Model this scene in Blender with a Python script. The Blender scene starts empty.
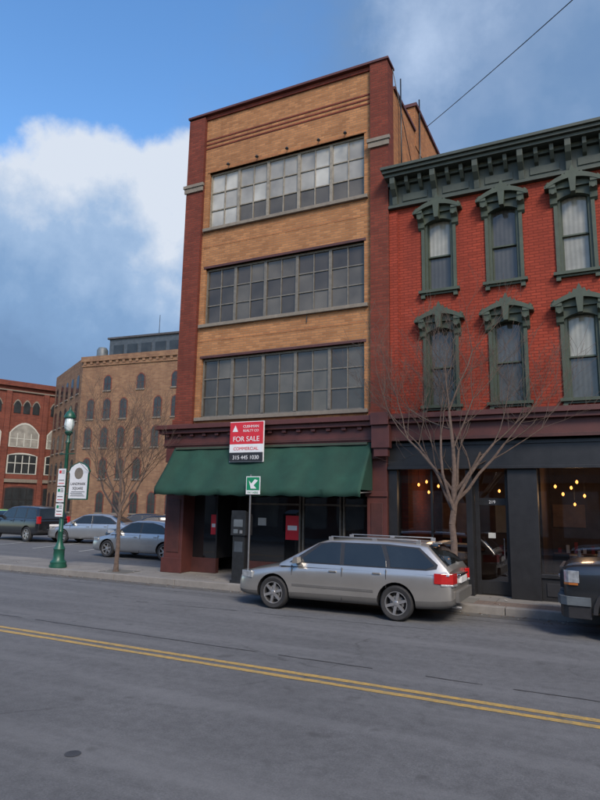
import bpy, bmesh, math, random
from mathutils import Vector, Matrix
rnd=random.Random(7)
C=bpy.context.scene.collection
# ---------------------------------------------------------------- materials
MATS={}
def newmat(n):
    m=bpy.data.materials.new(n); m.use_nodes=True; MATS[n]=m
    nt=m.node_tree; return m,nt,nt.nodes['Principled BSDF']
def L(nt,a,b): nt.links.new(a,b)
def noise(nt,scale,detail=4,rough=.6,vec=None):
    n=nt.nodes.new('ShaderNodeTexNoise'); n.inputs['Scale'].default_value=scale
    n.inputs['Detail'].default_value=detail; n.inputs['Roughness'].default_value=rough
    if vec is None:
        t=nt.nodes.new('ShaderNodeTexCoord'); vec=t.outputs['Object']
    L(nt,vec,n.inputs['Vector']); return n.outputs['Fac']
def ramp(nt,fac,stops):
    r=nt.nodes.new('ShaderNodeValToRGB'); L(nt,fac,r.inputs[0]); e=r.color_ramp.elements
    while len(e)<len(stops): e.new(.5)
    for k,(p,c) in enumerate(stops):
        e[k].position=p; e[k].color=(c[0],c[1],c[2],1)
    return r.outputs[0]
def mixc(nt,fac,a,b,mode='MIX'):
    m=nt.nodes.new('ShaderNodeMix'); m.data_type='RGBA'; m.blend_type=mode
    for s,v in ((0,fac),(6,a),(7,b)):
        if isinstance(v,(int,float)): m.inputs[s].default_value=v
        elif isinstance(v,tuple): m.inputs[s].default_value=(v[0],v[1],v[2],1)
        else: L(nt,v,m.inputs[s])
    return m.outputs[2]
def bump(nt,bs,h,strength=.3,dist=.02):
    b=nt.nodes.new('ShaderNodeBump'); b.inputs['Strength'].default_value=strength
    b.inputs['Distance'].default_value=dist; L(nt,h,b.inputs['Height']); L(nt,b.outputs[0],bs.inputs['Normal'])
def mott(n,c,rough=.7,var=.25,scale=6,metal=0,bmp=0,coat=0,dirt=0):
    m,nt,bs=newmat(n)
    f=noise(nt,scale,4,.65)
    lo=tuple(x*(1-var) for x in c); hi=tuple(min(1,x*(1+var)) for x in c)
    col=ramp(nt,f,[(.3,lo),(.7,hi)])
    if dirt:
        f2=noise(nt,.9,5,.7); col=mixc(nt,f2,col,tuple(x*(1-dirt) for x in c))
    L(nt,col,bs.inputs['Base Color']); bs.inputs['Roughness'].default_value=rough
    bs.inputs['Metallic'].default_value=metal
    if coat: bs.inputs['Coat Weight'].default_value=coat; bs.inputs['Coat Roughness'].default_value=.04
    if bmp: bump(nt,bs,noise(nt,scale*12,2,.6),bmp,.01)
    return m
def brick(n,c1,c2,mortar,stain,bw=.215,bh=.072,ms=.009,var=.5,rough=.9,bs_=.5):
    m,nt,bs=newmat(n)
    t=nt.nodes.new('ShaderNodeTexCoord'); s=nt.nodes.new('ShaderNodeSeparateXYZ'); L(nt,t.outputs['Object'],s.inputs[0])
    a=nt.nodes.new('ShaderNodeMath'); L(nt,s.outputs[0],a.inputs[0]); L(nt,s.outputs[1],a.inputs[1])
    cb=nt.nodes.new('ShaderNodeCombineXYZ'); L(nt,a.outputs[0],cb.inputs[0]); L(nt,s.outputs[2],cb.inputs[1])
    b=nt.nodes.new('ShaderNodeTexBrick'); L(nt,cb.outputs[0],b.inputs['Vector'])
    b.inputs['Scale'].default_value=1; b.inputs['Brick Width'].default_value=bw; b.inputs['Row Height'].default_value=bh
    b.inputs['Mortar Size'].default_value=ms; b.inputs['Mortar Smooth'].default_value=.3; b.inputs['Bias'].default_value=0
    b.inputs['Color1'].default_value=(*c1,1); b.inputs['Color2'].default_value=(*c2,1); b.inputs['Mortar'].default_value=(*mortar,1)
    f=noise(nt,.8,6,.7)
    mp=nt.nodes.new('ShaderNodeMapping'); L(nt,t.outputs['Object'],mp.inputs[0]); mp.inputs['Scale'].default_value=(2.6,2.6,.22)
    f2=noise(nt,1.0,4,.7,mp.outputs[0])
    r1=ramp(nt,f,[(.38,(0,0,0)),(.68,(1,1,1))]); r2=ramp(nt,f2,[(.48,(0,0,0)),(.75,(1,1,1))])
    c=mixc(nt,r1,b.outputs[0],mixc(nt,var,b.outputs[0],stain))
    c=mixc(nt,r2,c,mixc(nt,var,c,stain))
    L(nt,c,bs.inputs['Base Color']); bs.inputs['Roughness'].default_value=rough; bs.inputs['Specular IOR Level'].default_value=.2
    iv=nt.nodes.new('ShaderNodeMath'); iv.operation='SUBTRACT'; iv.inputs[0].default_value=1; L(nt,b.outputs[1],iv.inputs[1])
    bump(nt,bs,iv.outputs[0],bs_,.01); return m
def glass(n,c=(.02,.025,.03),rough=.03,spec=.8,wav=.15,var=.3):
    m,nt,bs=newmat(n)
    f=noise(nt,1.3,3,.5); L(nt,ramp(nt,f,[(.3,tuple(x*(1-var) for x in c)),(.7,tuple(x*(1+var) for x in c))]),bs.inputs['Base Color'])
    bs.inputs['Roughness'].default_value=rough; bs.inputs['IOR'].default_value=1.5; bs.inputs['Specular IOR Level'].default_value=spec
    if wav: bump(nt,bs,noise(nt,1.1,2,.5),wav,.03)
    return m
def clearglass(n,refl=.12):
    m=bpy.data.materials.new(n); m.use_nodes=True; MATS[n]=m; nt=m.node_tree; nt.nodes.clear()
    o=nt.nodes.new('ShaderNodeOutputMaterial'); g=nt.nodes.new('ShaderNodeBsdfGlossy'); g.inputs['Roughness'].default_value=.02
    t=nt.nodes.new('ShaderNodeBsdfTransparent'); t.inputs[0].default_value=(.66,.70,.72,1)
    fr=nt.nodes.new('ShaderNodeFresnel'); fr.inputs[0].default_value=1.6
    a=nt.nodes.new('ShaderNodeMath'); a.operation='ADD'; a.inputs[1].default_value=refl; L(nt,fr.outputs[0],a.inputs[0])
    mx=nt.nodes.new('ShaderNodeMixShader'); L(nt,a.outputs[0],mx.inputs[0]); L(nt,t.outputs[0],mx.inputs[1]); L(nt,g.outputs[0],mx.inputs[2]); L(nt,mx.outputs[0],o.inputs[0])
    return m
def emis(n,c,s):
    m,nt,bs=newmat(n); bs.inputs['Base Color'].default_value=(*c,1); bs.inputs['Emission Color'].default_value=(*c,1); bs.inputs['Emission Strength'].default_value=s
    return m
brick('tan_brick',(.395,.185,.080),(.255,.112,.047),(.235,.145,.085),(.16,.075,.038),var=.38)
brick('tan_brick_side',(.42,.18,.072),(.29,.115,.05),(.23,.14,.08),(.16,.07,.035))
brick('dark_red_brick',(.19,.044,.028),(.125,.030,.021),(.11,.045,.032),(.07,.02,.015),var=.45)
brick('painted_red_brick',(.285,.048,.027),(.215,.036,.020),(.16,.028,.018),(.15,.028,.019),var=.45,bs_=.9)
brick('old_tan_brick',(.27,.155,.085),(.19,.10,.058),(.2,.14,.1),(.11,.06,.04),bw=.5,bh=.16,ms=.02)
brick('old_red_brick',(.20,.055,.034),(.14,.038,.026),(.14,.07,.055),(.07,.025,.02),bw=.5,bh=.16,ms=.02)
brick('grey_brick',(.25,.22,.2),(.2,.17,.15),(.2,.2,.2),(.12,.1,.1))
mott('maroon_paint',(.095,.026,.021),.6,.25,4,dirt=.45)
mott('maroon_dark',(.055,.017,.014),.6,.25,4)
mott('green_trim',(.045,.060,.038),.6,.3,5,dirt=.35)
mott('cornice_paint',(.044,.055,.041),.6,.3,5,dirt=.35)
mott('black_paint',(.014,.014,.015),.45,.3,5)
mott('steel_sash',(.20,.175,.135),.5,.3,8)
mott('steel_sash_dark',(.115,.102,.083),.5,.3,8)
mott('stone',(.20,.17,.135),.8,.25,7,dirt=.4)
mott('roofing',(.05,.05,.055),.8,.3,3)
mott('zinc',(.09,.105,.115),.5,.3,3)
mott('dark_metal_panel',(.045,.055,.065),.5,.3,3)
mott('concrete',(.25,.235,.215),.9,.2,5,dirt=.4)
mott('sash_white',(.40,.40,.36),.5,.1,6)
mott('bark',(.080,.055,.042),.9,.35,14)
mott('iron_green',(.012,.085,.055),.4,.25,9,dirt=.3)
mott('black_metal',(.018,.02,.022),.35,.3,8)
mott('galv',(.28,.28,.28),.45,.15,10,metal=.6)
mott('rubber',(.022,.022,.023),.8,.2,10)
mott('plastic_black',(.02,.02,.022),.5,.2,10)
mott('sign_red',(.50,.02,.03),.4,.08,5)
mott('sign_green',(.01,.20,.09),.4,.1,5)
mott('sign_white',(.62,.62,.62),.4,.06,5)
mott('wood',(.20,.10,.05),.5,.3,6)
mott('int_wall',(.085,.05,.036),.8,.3,2)
mott('int_floor',(.06,.04,.03),.6,.3,3)
mott('curtain',(.42,.42,.39),.9,.12,3)
mott('reddish_cloth',(.3,.03,.02),.7,.2,3)
mott('leaf_litter',(.14,.08,.04),.9,.4,9)
for n,c,me in (('paint_silver',(.43,.41,.375),.72),('paint_silver2',(.36,.37,.375),.7),('paint_dark',(.018,.022,.03),.3),('paint_black',(.012,.012,.014),.2),('paint_green',(.12,.35,.03),.1),('paint_grey',(.035,.038,.042),.6)):
    mott(n,c,.30,.06,2,metal=me,bmp=0,coat=.7)
mott('cladding',(.17,.165,.155),.5,.12,5,metal=.3,dirt=.35)
mott('alloy',(.5,.5,.5),.3,.1,9,metal=.8)
mott('chrome',(.7,.7,.7),.12,.05,9,metal=1)
mott('tail_red',(.38,.008,.008),.12,.15,12,coat=1)
mott('amber',(.35,.11,.02),.2,.15,12,coat=1)
mott('head_lens',(.40,.42,.43),.08,.3,15,metal=.4,coat=1)
mott('awning_canvas',(.009,.055,.035),.85,.25,2.5,dirt=.5)
glass('car_glass',(.012,.015,.016),.03,.6,0)
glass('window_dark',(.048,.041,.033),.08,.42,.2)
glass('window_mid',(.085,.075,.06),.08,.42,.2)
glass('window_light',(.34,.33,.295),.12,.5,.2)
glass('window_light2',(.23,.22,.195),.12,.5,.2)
glass('store_glass',(.010,.011,.012),.03,.9,.08)
glass('bg_glass',(.025,.028,.03),.15,.35,.1)
clearglass('clear_glass',.12)
emis('bulb',(1,.38,.09),4.5)
mott('lamp_globe',(.55,.6,.6),.2,.1,5)
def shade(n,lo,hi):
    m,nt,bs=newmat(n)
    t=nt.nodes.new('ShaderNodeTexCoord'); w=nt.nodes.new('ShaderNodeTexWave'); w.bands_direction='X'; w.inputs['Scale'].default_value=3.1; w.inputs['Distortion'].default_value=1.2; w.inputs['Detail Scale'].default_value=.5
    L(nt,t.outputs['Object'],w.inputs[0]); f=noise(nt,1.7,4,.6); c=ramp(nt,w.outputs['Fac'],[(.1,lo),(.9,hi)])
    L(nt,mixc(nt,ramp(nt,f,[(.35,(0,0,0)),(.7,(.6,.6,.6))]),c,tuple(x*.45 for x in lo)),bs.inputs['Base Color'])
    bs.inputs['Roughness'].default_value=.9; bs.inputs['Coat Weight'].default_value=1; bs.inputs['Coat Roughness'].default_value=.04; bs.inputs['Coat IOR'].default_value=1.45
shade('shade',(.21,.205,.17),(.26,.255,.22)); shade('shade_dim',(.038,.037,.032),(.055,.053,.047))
def asphalt(n,lo,hi,cracks=True):
    m,nt,bs=newmat(n)
    t=nt.nodes.new('ShaderNodeTexCoord'); v=t.outputs['Object']
    fine=noise(nt,55,3,.8); mid=noise(nt,7,6,.75); big=noise(nt,.4,5,.65)
    mp=nt.nodes.new('ShaderNodeMapping'); L(nt,v,mp.inputs[0]); mp.inputs['Scale'].default_value=(.15,1.6,1)
    trk=noise(nt,1,4,.65,mp.outputs[0])
    c=ramp(nt,fine,[(.3,lo),(.7,hi)])
    c=mixc(nt,ramp(nt,mid,[(.42,(0,0,0)),(.66,(.5,.5,.5))]),c,tuple(x*.66 for x in lo))
    c=mixc(nt,ramp(nt,big,[(.35,(0,0,0)),(.7,(.45,.45,.45))]),c,tuple(x*.74 for x in lo))
    c=mixc(nt,ramp(nt,trk,[(.45,(0,0,0)),(.7,(.45,.45,.45))]),c,tuple(x*1.05 for x in hi))
    if cracks:
        wv=nt.nodes.new('ShaderNodeTexVoronoi'); wv.feature='DISTANCE_TO_EDGE'; wv.inputs['Scale'].default_value=.30
        nn=nt.nodes.new('ShaderNodeTexNoise'); nn.inputs['Scale'].default_value=2.2; nn.inputs['Detail'].default_value=5
        L(nt,v,nn.inputs['Vector']); ad=mixc(nt,.35,v,nn.outputs['Color']); L(nt,ad,wv.inputs['Vector'])
        cr=ramp(nt,wv.outputs['Distance'],[(.0,(1,1,1)),(.005,(0,0,0))])
        mk=ramp(nt,big,[(.50,(0,0,0)),(.60,(.5,.5,.5))])
        c=mixc(nt,mixc(nt,1.0,cr,mk,'MULTIPLY'),c,(.035,.035,.035))
    sp=noise(nt,2.6,2,.5); c=mixc(nt,ramp(nt,sp,[(.66,(0,0,0)),(.74,(.4,.4,.4))]),c,(.045,.045,.045))
    L(nt,c,bs.inputs['Base Color']); bs.inputs['Roughness'].default_value=.85; bs.inputs['Specular IOR Level'].default_value=.35
    bump(nt,bs,fine,.4,.01)
asphalt('asphalt',(.090,.092,.096),(.178,.180,.183)); asphalt('lot_asphalt',(.09,.09,.092),(.15,.15,.15),False)
mott('gutter_concrete',(.125,.12,.113),.9,.35,3,dirt=.5)
mott('asphalt_patch',(.07,.071,.074),.85,.3,25)
mott('ground_dirt',(.13,.125,.11),.9,.3,.3)
mott('tar',(.045,.045,.047),.6,.3,8)
m,nt,bs=newmat('yellow_line')
a=noise(nt,11,6,.8); L(nt,mixc(nt,ramp(nt,a,[(.42,(0,0,0)),(.62,(1,1,1))]),(.46,.29,.075),(.25,.195,.10)),bs.inputs['Base Color']); bs.inputs['Roughness'].default_value=.7
def sidewalk(n,c1,c2,mortar,bw,bh,ms):
    m,nt,bs=newmat(n); t=nt.nodes.new('ShaderNodeTexCoord'); b=nt.nodes.new('ShaderNodeTexBrick'); L(nt,t.outputs['Object'],b.inputs['Vector'])
    b.inputs['Scale'].default_value=1; b.inputs['Brick Width'].default_value=bw; b.inputs['Row Height'].default_value=bh; b.inputs['Mortar Size'].default_value=ms
    b.inputs['Color1'].default_value=(*c1,1); b.inputs['Color2'].default_value=(*c2,1); b.inputs['Mortar'].default_value=(*mortar,1)
    f=noise(nt,1.1,6,.7); f2=noise(nt,25,3,.6)
    c=mixc(nt,ramp(nt,f,[(.35,(0,0,0)),(.7,(.7,.7,.7))]),b.outputs[0],tuple(x*.45 for x in c1)); c=mixc(nt,ramp(nt,f2,[(.3,(0,0,0)),(.8,(.4,.4,.4))]),c,tuple(x*.7 for x in c1))
    L(nt,c,bs.inputs['Base Color']); bs.inputs['Roughness'].default_value=.88; bump(nt,bs,f2,.2,.01)
sidewalk('walk',(.25,.23,.205),(.20,.19,.17),(.07,.07,.065),1.4,1.3,.014)
sidewalk('paver',(.19,.14,.11),(.15,.11,.09),(.1,.09,.08),.22,.11,.01)
# ---------------------------------------------------------------- mesh builder
def empty(name,loc=(0,0,0),rz=0):
    o=bpy.data.objects.new(name,None); C.objects.link(o); o.location=loc; o.rotation_euler=(0,0,rz); return o
class MB:
    def __init__(s): s.v=[];s.f=[];s.m=[];s.sm=[];s.slots=[]
    def mi(s,m):
        if m not in s.slots: s.slots.append(m)
        return s.slots.index(m)
    def face(s,idx,m,sm=False): s.f.append(idx);s.m.append(s.mi(m));s.sm.append(sm)
    def box(s,x0,x1,y0,y1,z0,z1,m):
        b=len(s.v); s.v+=[(x0,y0,z0),(x1,y0,z0),(x1,y1,z0),(x0,y1,z0),(x0,y0,z1),(x1,y0,z1),(x1,y1,z1),(x0,y1,z1)]
        for q in ((0,3,2,1),(4,5,6,7),(0,1,5,4),(1,2,6,5),(2,3,7,6),(3,0,4,7)): s.face([b+i for i in q],m)
    def prism(s,pts,y0,y1,m,axis='y'):
        P=(lambda a,b,t:(a,t,b)) if axis=='y' else ((lambda a,b,t:(t,a,b)) if axis=='x' else (lambda a,b,t:(a,b,t)))
        b=len(s.v); n=len(pts); s.v+=[P(p[0],p[1],y0) for p in pts]+[P(p[0],p[1],y1) for p in pts]
        s.face([b+i for i in range(n)],m); s.face([b+n+i for i in reversed(range(n))],m)
        for i in range(n):
            j=(i+1)%n; s.face([b+j,b+i,b+n+i,b+n+j],m)
    def quad(s,a,b,c,d,m):
        k=len(s.v); s.v+=[a,b,c,d]; s.face([k,k+1,k+2,k+3],m)
    def lathe(s,prof,c,m,n=16,axis='z',cap=True):
        k=len(s.v)
        for r,h in prof:
            for i in range(n):
                a=2*math.pi*i/n; p=(r*math.cos(a),r*math.sin(a))
                s.v.append((c[0]+p[0],c[1]+p[1],c[2]+h) if axis=='z' else (c[0]+p[0],c[1]+h,c[2]+p[1]))
        for j in range(len(prof)-1):
            for i in range(n):
                i2=(i+1)%n; s.face([k+j*n+i,k+j*n+i2,k+(j+1)*n+i2,k+(j+1)*n+i],m,True)
        if cap: s.face([k+i for i in range(n)],m); s.face([k+(len(prof)-1)*n+i for i in range(n)],m)
    def tube(s,a,b,r0,r1,m,n=6):
        a=Vector(a);b=Vector(b);d=(b-a)
        if d.length<1e-6: return
        d.normalize(); u=d.orthogonal().normalized(); w=d.cross(u); k=len(s.v)
        for p,r in ((a,r0),(b,r1)):
            for i in range(n):
                t=2*math.pi*i/n; s.v.append(tuple(p+u*(r*math.cos(t))+w*(r*math.sin(t))))
        for i in range(n): s.face([k+i,k+(i+1)%n,k+n+(i+1)%n,k+n+i],m,True)
        s.face([k+i for i in range(n)],m); s.face([k+n+i for i in range(n)],m)
    def build(s,name,parent=None,bevel=0,fix=True):
        me=bpy.data.meshes.new(name); me.from_pydata(s.v,[],s.f)
        for m in s.slots: me.materials.append(MATS[m])
        me.polygons.foreach_set('material_index',s.m); me.polygons.foreach_set('use_smooth',s.sm)
        if fix:
            bm=bmesh.new(); bm.from_mesh(me); bmesh.ops.recalc_face_normals(bm,faces=bm.faces)
            for e in bm.edges:
                if len(e.link_faces)==2 and e.calc_face_angle(0)>.7: e.smooth=False
            bm.to_mesh(me); bm.free()
        o=bpy.data.objects.new(name,me); C.objects.link(o)
        if parent: o.parent=parent
        if bevel:
            b=o.modifiers.new('b','BEVEL'); b.width=bevel; b.segments=2; b.limit_method='ANGLE'
        return o
def text(s,loc,size,mat,parent,name,rot=(math.pi/2,0,0),align='CENTER',ext=.003):
    cu=bpy.data.curves.new(name,'FONT'); cu.body=s; cu.size=size; cu.align_x=align; cu.extrude=ext; cu.offset=.0
    o=bpy.data.objects.new(name,cu); C.objects.link(o); dg=bpy.context.evaluated_depsgraph_get()
    me=bpy.data.meshes.new_from_object(o.evaluated_get(dg)); bpy.data.objects.remove(o)
    me.materials.clear(); me.materials.append(MATS[mat])
    o=bpy.data.objects.new(name,me); C.objects.link(o); o.location=loc; o.rotation_euler=rot; o.parent=parent; return o
# ---------------------------------------------------------------- ground
def sheet(name,x0,x1,y0,y1,z,mat):
    b=MB(); b.quad((x0,y0,z),(x1,y0,z),(x1,y1,z),(x0,y1,z),mat); return b.build(name)
sheet('ground',-900,900,-900,900,-.012,'ground_dirt')
sheet('road',-300,300,.9,13.0,0,'asphalt')
sheet('gutter',-300,300,12.62,13.0,.004,'gutter_concrete')
sheet('parking_lot',-75,-11.3,15.1,75,-.004,'lot_asphalt')
b=MB(); b.lathe([(.34,.001),(.34,.006)],(-14.6,9.6,0),'black_metal',28); b.lathe([(.40,.0005),(.40,.003)],(-14.6,9.6,0),'asphalt_patch',28)
b.lathe([(.06,.001),(.07,.004)],(-4.1,4.15,0),'tar',12)
b.build('manhole_cover')
b=MB()
for i in range(11):
    x=-19.5-i*2.7; b.quad((x,19.2,.003),(x+.1,19.2,.003),(x-1.2,24.2,.003),(x-1.3,24.2,.003),'sash_white')
b.build('parking_bay_lines',fix=False)
sw=MB()
sw.box(-300,300,13.2,15.1,-.2,.146,'walk'); sw.box(-11.1,60,15.1,40,-.2,.146,'walk')
x=-60
while x<30: sw.box(x+.006,x+2.0,13.0,13.2,-.2,.155,'concrete'); x+=2.006
sw.box(-4.0,60,13.2,13.75,.1,.152,'paver')
sw.build('sidewalk',None,.014)
s2=MB(); s2.box(-300,300,-3.6,.7,-.2,.146,'walk'); s2.box(-300,300,.7,.9,-.2,.155,'concrete'); s2.build('sidewalk')
for n,(y0,y1) in enumerate(((7.31,7.41),(7.11,7.21))):
    b=MB(); x=-60; pa=0;pb=0; dr=lambda x:-.014*(x+9)
    while x<40:
        na,nb=rnd.uniform(-.007,.007),rnd.uniform(-.007,.007)
        b.quad((x,y0+pa+dr(x),.004),(x+.4,y0+na+dr(x+.4),.004),(x+.4,y1+nb+dr(x+.4),.004),(x,y1+pb+dr(x),.004),'yellow_line'); x+=.4; pa,pb=na,nb
    b.build('road_centre_line',fix=False)
b=MB()
def wobble(x0,x1,y,w,z,amp=.05,step=.35,drift=0):
    x=x0; py=y
    while x<x1:
        ny=y+rnd.uniform(-amp,amp)+drift*(x-x0); ww=w*rnd.uniform(.4,1.2)
        if rnd.random()<.86: b.quad((x,py-w/2,z),(x+step,ny-ww/2,z),(x+step,ny+ww/2,z),(x,py+w/2,z),'tar')
        py=ny; x+=step
wobble(-14,6,8.15,.022,.005,.014,drift=-.016); wobble(-9,-3,10.6,.015,.005,.03,drift=.05); wobble(-20,3,12.2,.015,.005,.02)
b.build('road_crack_sealant',fix=False)
b=MB()
for i in range(520):
    x=rnd.uniform(-20,3); yk=12.98-abs(rnd.gauss(0,.16)) if rnd.random()<.7 else rnd.uniform(13.25,14.3); z=.010 if yk<13 else .165; s=rnd.uniform(.012,.035); a=rnd.uniform(0,6.3)
    c1,s1=math.cos(a)*s,math.sin(a)*s
    b.quad((x-c1,yk-s1,z),(x+s1*.6,yk-c1*.6,z+.004),(x+c1,yk+s1,z),(x-s1*.6,yk+c1*.6,z+.006),'leaf_litter' if i%5 else 'curtain')
b.build('fallen_leaves',fix=False)
# ---------------------------------------------------------------- tall tan building
T=empty('brick_commercial_building')
Y=14.4
w=MB()
XL,XR=-11.1,-4.55; PL,PR=-10.5,-5.05; WX0,WX1=-10.32,-5.26
floors=[(4.49,6.24),(7.27,9.02),(10.3,12.15)]
zs=[3.9]+[z for f in floors for z in f]+[14.1]
for i in range(0,len(zs),2): w.box(PL,PR,Y,Y+.35,zs[i],zs[i+1],'tan_brick')
for f in floors:
    w.box(PL,WX0,Y,Y+.35,f[0],f[1],'tan_brick'); w.box(WX1,PR,Y,Y+.35,f[0],f[1],'tan_brick')
w.box(XL,PL,Y-.12,Y+.4,4.25,14.05,'dark_red_brick'); w.box(PR,XR,Y-.12,Y+.4,4.25,14.1,'dark_red_brick')
w.box(PL-.003,PR+.003,Y-.05,Y+.3,13.98,14.1,'dark_red_brick')
w.box(XL-.04,XR+.04,Y-.16,Y+.42,14.102,14.17,'maroon_paint')
for z in (12.98,13.12,13.26): w.box(PL,PR,Y-.018,Y,z,z+.045,'dark_red_brick')
for z in (6.75,9.7): w.box(PL,PR,Y-.008,Y,z,z+.06,'tan_brick_side')
for x0,x1 in ((XL-.04,PL+.04),(PR-.04,XR+.04)):
    w.box(x0,x1,Y-.17,Y-.12,11.55,11.70,'stone'); w.box(x0-.03,x1+.03,Y-.2,Y-.12,11.703,11.80,'stone'); w.box(x0,x1,Y-.17,Y-.12,4.26,4.45,'dark_red_brick')
w.build('front_wall',T,.008)
w=MB()
w.box(XL,XL+.35,Y+.4,36,0,13.6,'tan_brick_side'); w.box(XR-.35,XR,Y+.4,36,0,13.55,'tan_brick_side'); w.box(XL,XR,36,36.3,0,13.6,'tan_brick_side')
w.box(XL+.35,XR-.35,Y+.4,36,13.0,13.1,'roofing')
w.box(XR-.42,XR+.05,Y+.42,17.0,13.553,13.64,'maroon_paint')
w.box(XR-1.3,XR+.02,17.05,20.4,13.1,14.45,'tan_brick_side'); w.box(XR-1.36,XR+.08,17.0,20.5,14.453,14.56,'maroon_paint')
w.box(XR-.42,XR+.05,20.5,36,13.553,13.64,'maroon_paint')
w.build('side_walls_and_roof',T)
w=MB()
w.tube((XR+.05,14.6,14.0),(XR+.12,17.2,11.0),.012,.012,'black_metal'); w.tube((XR+.1,15.2,14.1),(XR+.1,15.2,10.6),.022,.022,'black_metal'); w.tube((XR+.06,17.4,14.9),(XR+.06,17.4,10.6),.025,.025,'black_metal')
w.build('roof_pipes',T)
for fi,(z0,z1) in enumerate(floors):
    g=MB(); fr=MB(); sash='steel_sash' if fi==2 else 'steel_sash_dark'
    yf=Y+.10
    fr.box(WX0,WX1,yf,yf+.08,z1-.06,z1,sash); fr.box(WX0,WX1,yf,yf+.08,z0,z0+.06,sash)
    bw=(WX1-WX0)/5
    for i in range(6):
        x=WX0+i*bw; x0=max(WX0,x-.045); x1=min(WX1,x+.045)
        fr.box(x0,x1,yf-.012,yf+.09,z0+.061,z1-.061,sash)
    rows=3; rh=(z1-z0-.12)/rows
    for i in range(5):
        a=WX0+i*bw+.045; bb=WX0+(i+1)*bw-.045; mid=(a+bb)/2
        fr.box(mid-.016,mid+.016,yf+.01,yf+.07,z0+.061,z1-.061,sash)
        for r in range(1,rows): fr.box(a,bb,yf+.013,yf+.067,z0+.06+r*rh-.018,z0+.06+r*rh+.018,sash)
        bay=rnd.random()
        for (p,q) in ((a,mid-.016),(mid+.016,bb)):
            for r in range(rows):
                c0=z0+.06+r*rh; c1=c0+rh; tx=rnd.uniform(-.003,.003); tz=rnd.uniform(-.003,.003)
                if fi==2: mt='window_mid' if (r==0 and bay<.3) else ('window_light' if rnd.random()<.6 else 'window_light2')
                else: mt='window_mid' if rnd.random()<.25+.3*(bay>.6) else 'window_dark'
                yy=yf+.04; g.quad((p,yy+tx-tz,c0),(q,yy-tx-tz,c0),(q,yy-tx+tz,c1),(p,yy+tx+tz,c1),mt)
    g.box(WX0,WX1,yf+.1,yf+.12,z0,z1,'plastic_black')
    g.build('window_panes_%d'%fi,T,fix=False); fr.build('window_frame_%d'%fi,T,.004)
    s=MB(); s.box(WX0-.12,WX1+.12,Y-.10,Y+.1,z0-.10,z0,'stone'); s.box(WX0-.06,WX1+.06,Y-.02,Y+.1,z1,z1+.08,'maroon_dark' if fi<2 else 'tan_brick_side')
    s.build('window_sill_%d'%fi,T,.01)
w=MB()
for x in (-9.6,-8.6,-7.6,-6.6,-5.8): w.tube((x,Y-.01,12.3),(x+.04,Y-.16,12.22),.016,.016,'black_metal'); w.lathe([(.03,0),(.055,-.05),(.03,-.07)],(x+.05,Y-.18,12.22),'black_metal',8)
w.tube((-6.9,Y-.03,7.15),(-6.9,Y-.03,6.95),.012,.012,'black_metal')
w.build('wall_fixtures',T)
w=MB()
w.box(-11.3,-4.62,Y-.28,Y+.3,3.62,4.0,'maroon_paint'); w.box(-11.4,-4.62,Y-.42,Y+.3,4.003,4.12,'maroon_paint'); w.box(-11.5,-4.62,Y-.52,Y+.3,4.123,4.25,'maroon_paint')
w.box(-11.3,-4.62,Y-.31,Y-.281,3.66,3.74,'maroon_dark')
w.box(-11.3,-4.55,Y-.0,Y+.3,2.95,3.617,'maroon_dark')
for x0,x1 in ((-11.2,-10.58),(-5.12,-4.62)):
    w.box(x0,x1,Y-.18,Y+.4,.15,3.61,'maroon_paint'); w.box(x0-.04,x1+.04,Y-.23,Y-.18,.15,.55,'maroon_paint'); w.box(x0-.03,x1+.03,Y-.22,Y-.181,2.3,2.42,'maroon_paint')
    w.box(x0+.1,x1-.1,Y-.2,Y-.181,.7,2.15,'maroon_dark'); w.box(x0,x1,Y-.3,Y-.181,3.2,3.6,'maroon_paint')
for x in [-11.2+i*.42 for i in range(16)]: w.box(x,x+.12,Y-.36,Y-.283,3.92,4.0,'maroon_paint')
w.build('storefront_cornice_and_piers',T,.01)
w=MB(); yg=Y+.35
w.box(-10.58,-5.12,yg-.03,yg+.1,2.6,2.95,'black_paint')
for x0,x1 in ((-8.75,-7.15),(-7.1,-6.0),(-5.95,-5.12)):
    w.box(x0,x1,yg-.05,yg+.1,.15,.55,'maroon_dark'); w.box(x0+.05,x1-.05,yg,yg+.02,.55,2.6,'store_glass')
    for x in (x0,x1-.05): w.box(x,x+.05,yg-.04,yg+.08,.551,2.6,'steel_sash_dark')
    w.box(x0+.05,x1-.05,yg-.035,yg-.001,2.05,2.1,'steel_sash_dark')
w.box(-10.58,-9.75,yg,yg+.02,.55,2.6,'store_glass'); w.box(-10.58,-9.75,yg-.05,yg+.1,.15,.55,'maroon_dark'); w.box(-9.8,-9.75,yg-.04,yg+1,.551,2.6,'black_paint')
w.box(-9.75,-8.75,yg+1.0,yg+1.1,.15,2.6,'black_paint'); w.box(-9.6,-8.9,yg+.96,yg+.99,.45,2.3,'store_glass'); w.box(-8.8,-8.752,yg+.09,yg+1,.15,2.6,'black_paint')
w.box(-10.58,-5.12,yg+1.2,yg+1.3,.15,3.6,'black_paint'); w.box(-9.75,-8.75,yg,yg+1.2,2.62,2.7,'black_paint')
w.box(-9.02,-8.98,yg+.9,yg+.94,1.0,1.4,'chrome')
w.build('storefront_glazing',T,.004)
w=MB(); w.box(-7.6,-7.2,yg-.012,yg-.002,1.15,1.78,'sign_red'); w.box(-7.54,-7.26,yg-.016,yg-.013,1.4,1.52,'sign_white'); w.box(-9.98,-9.80,yg-.012,yg-.002,1.2,1.75,'sign_red'); w.box(-9.95,-9.83,yg-.016,yg-.013,1.4,1.5,'sign_white')
w.box(-8.45,-8.2,yg-.012,yg-.002,1.5,1.7,'curtain')
w.build('window_posters',T)
A=empty('green_awning')
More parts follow.
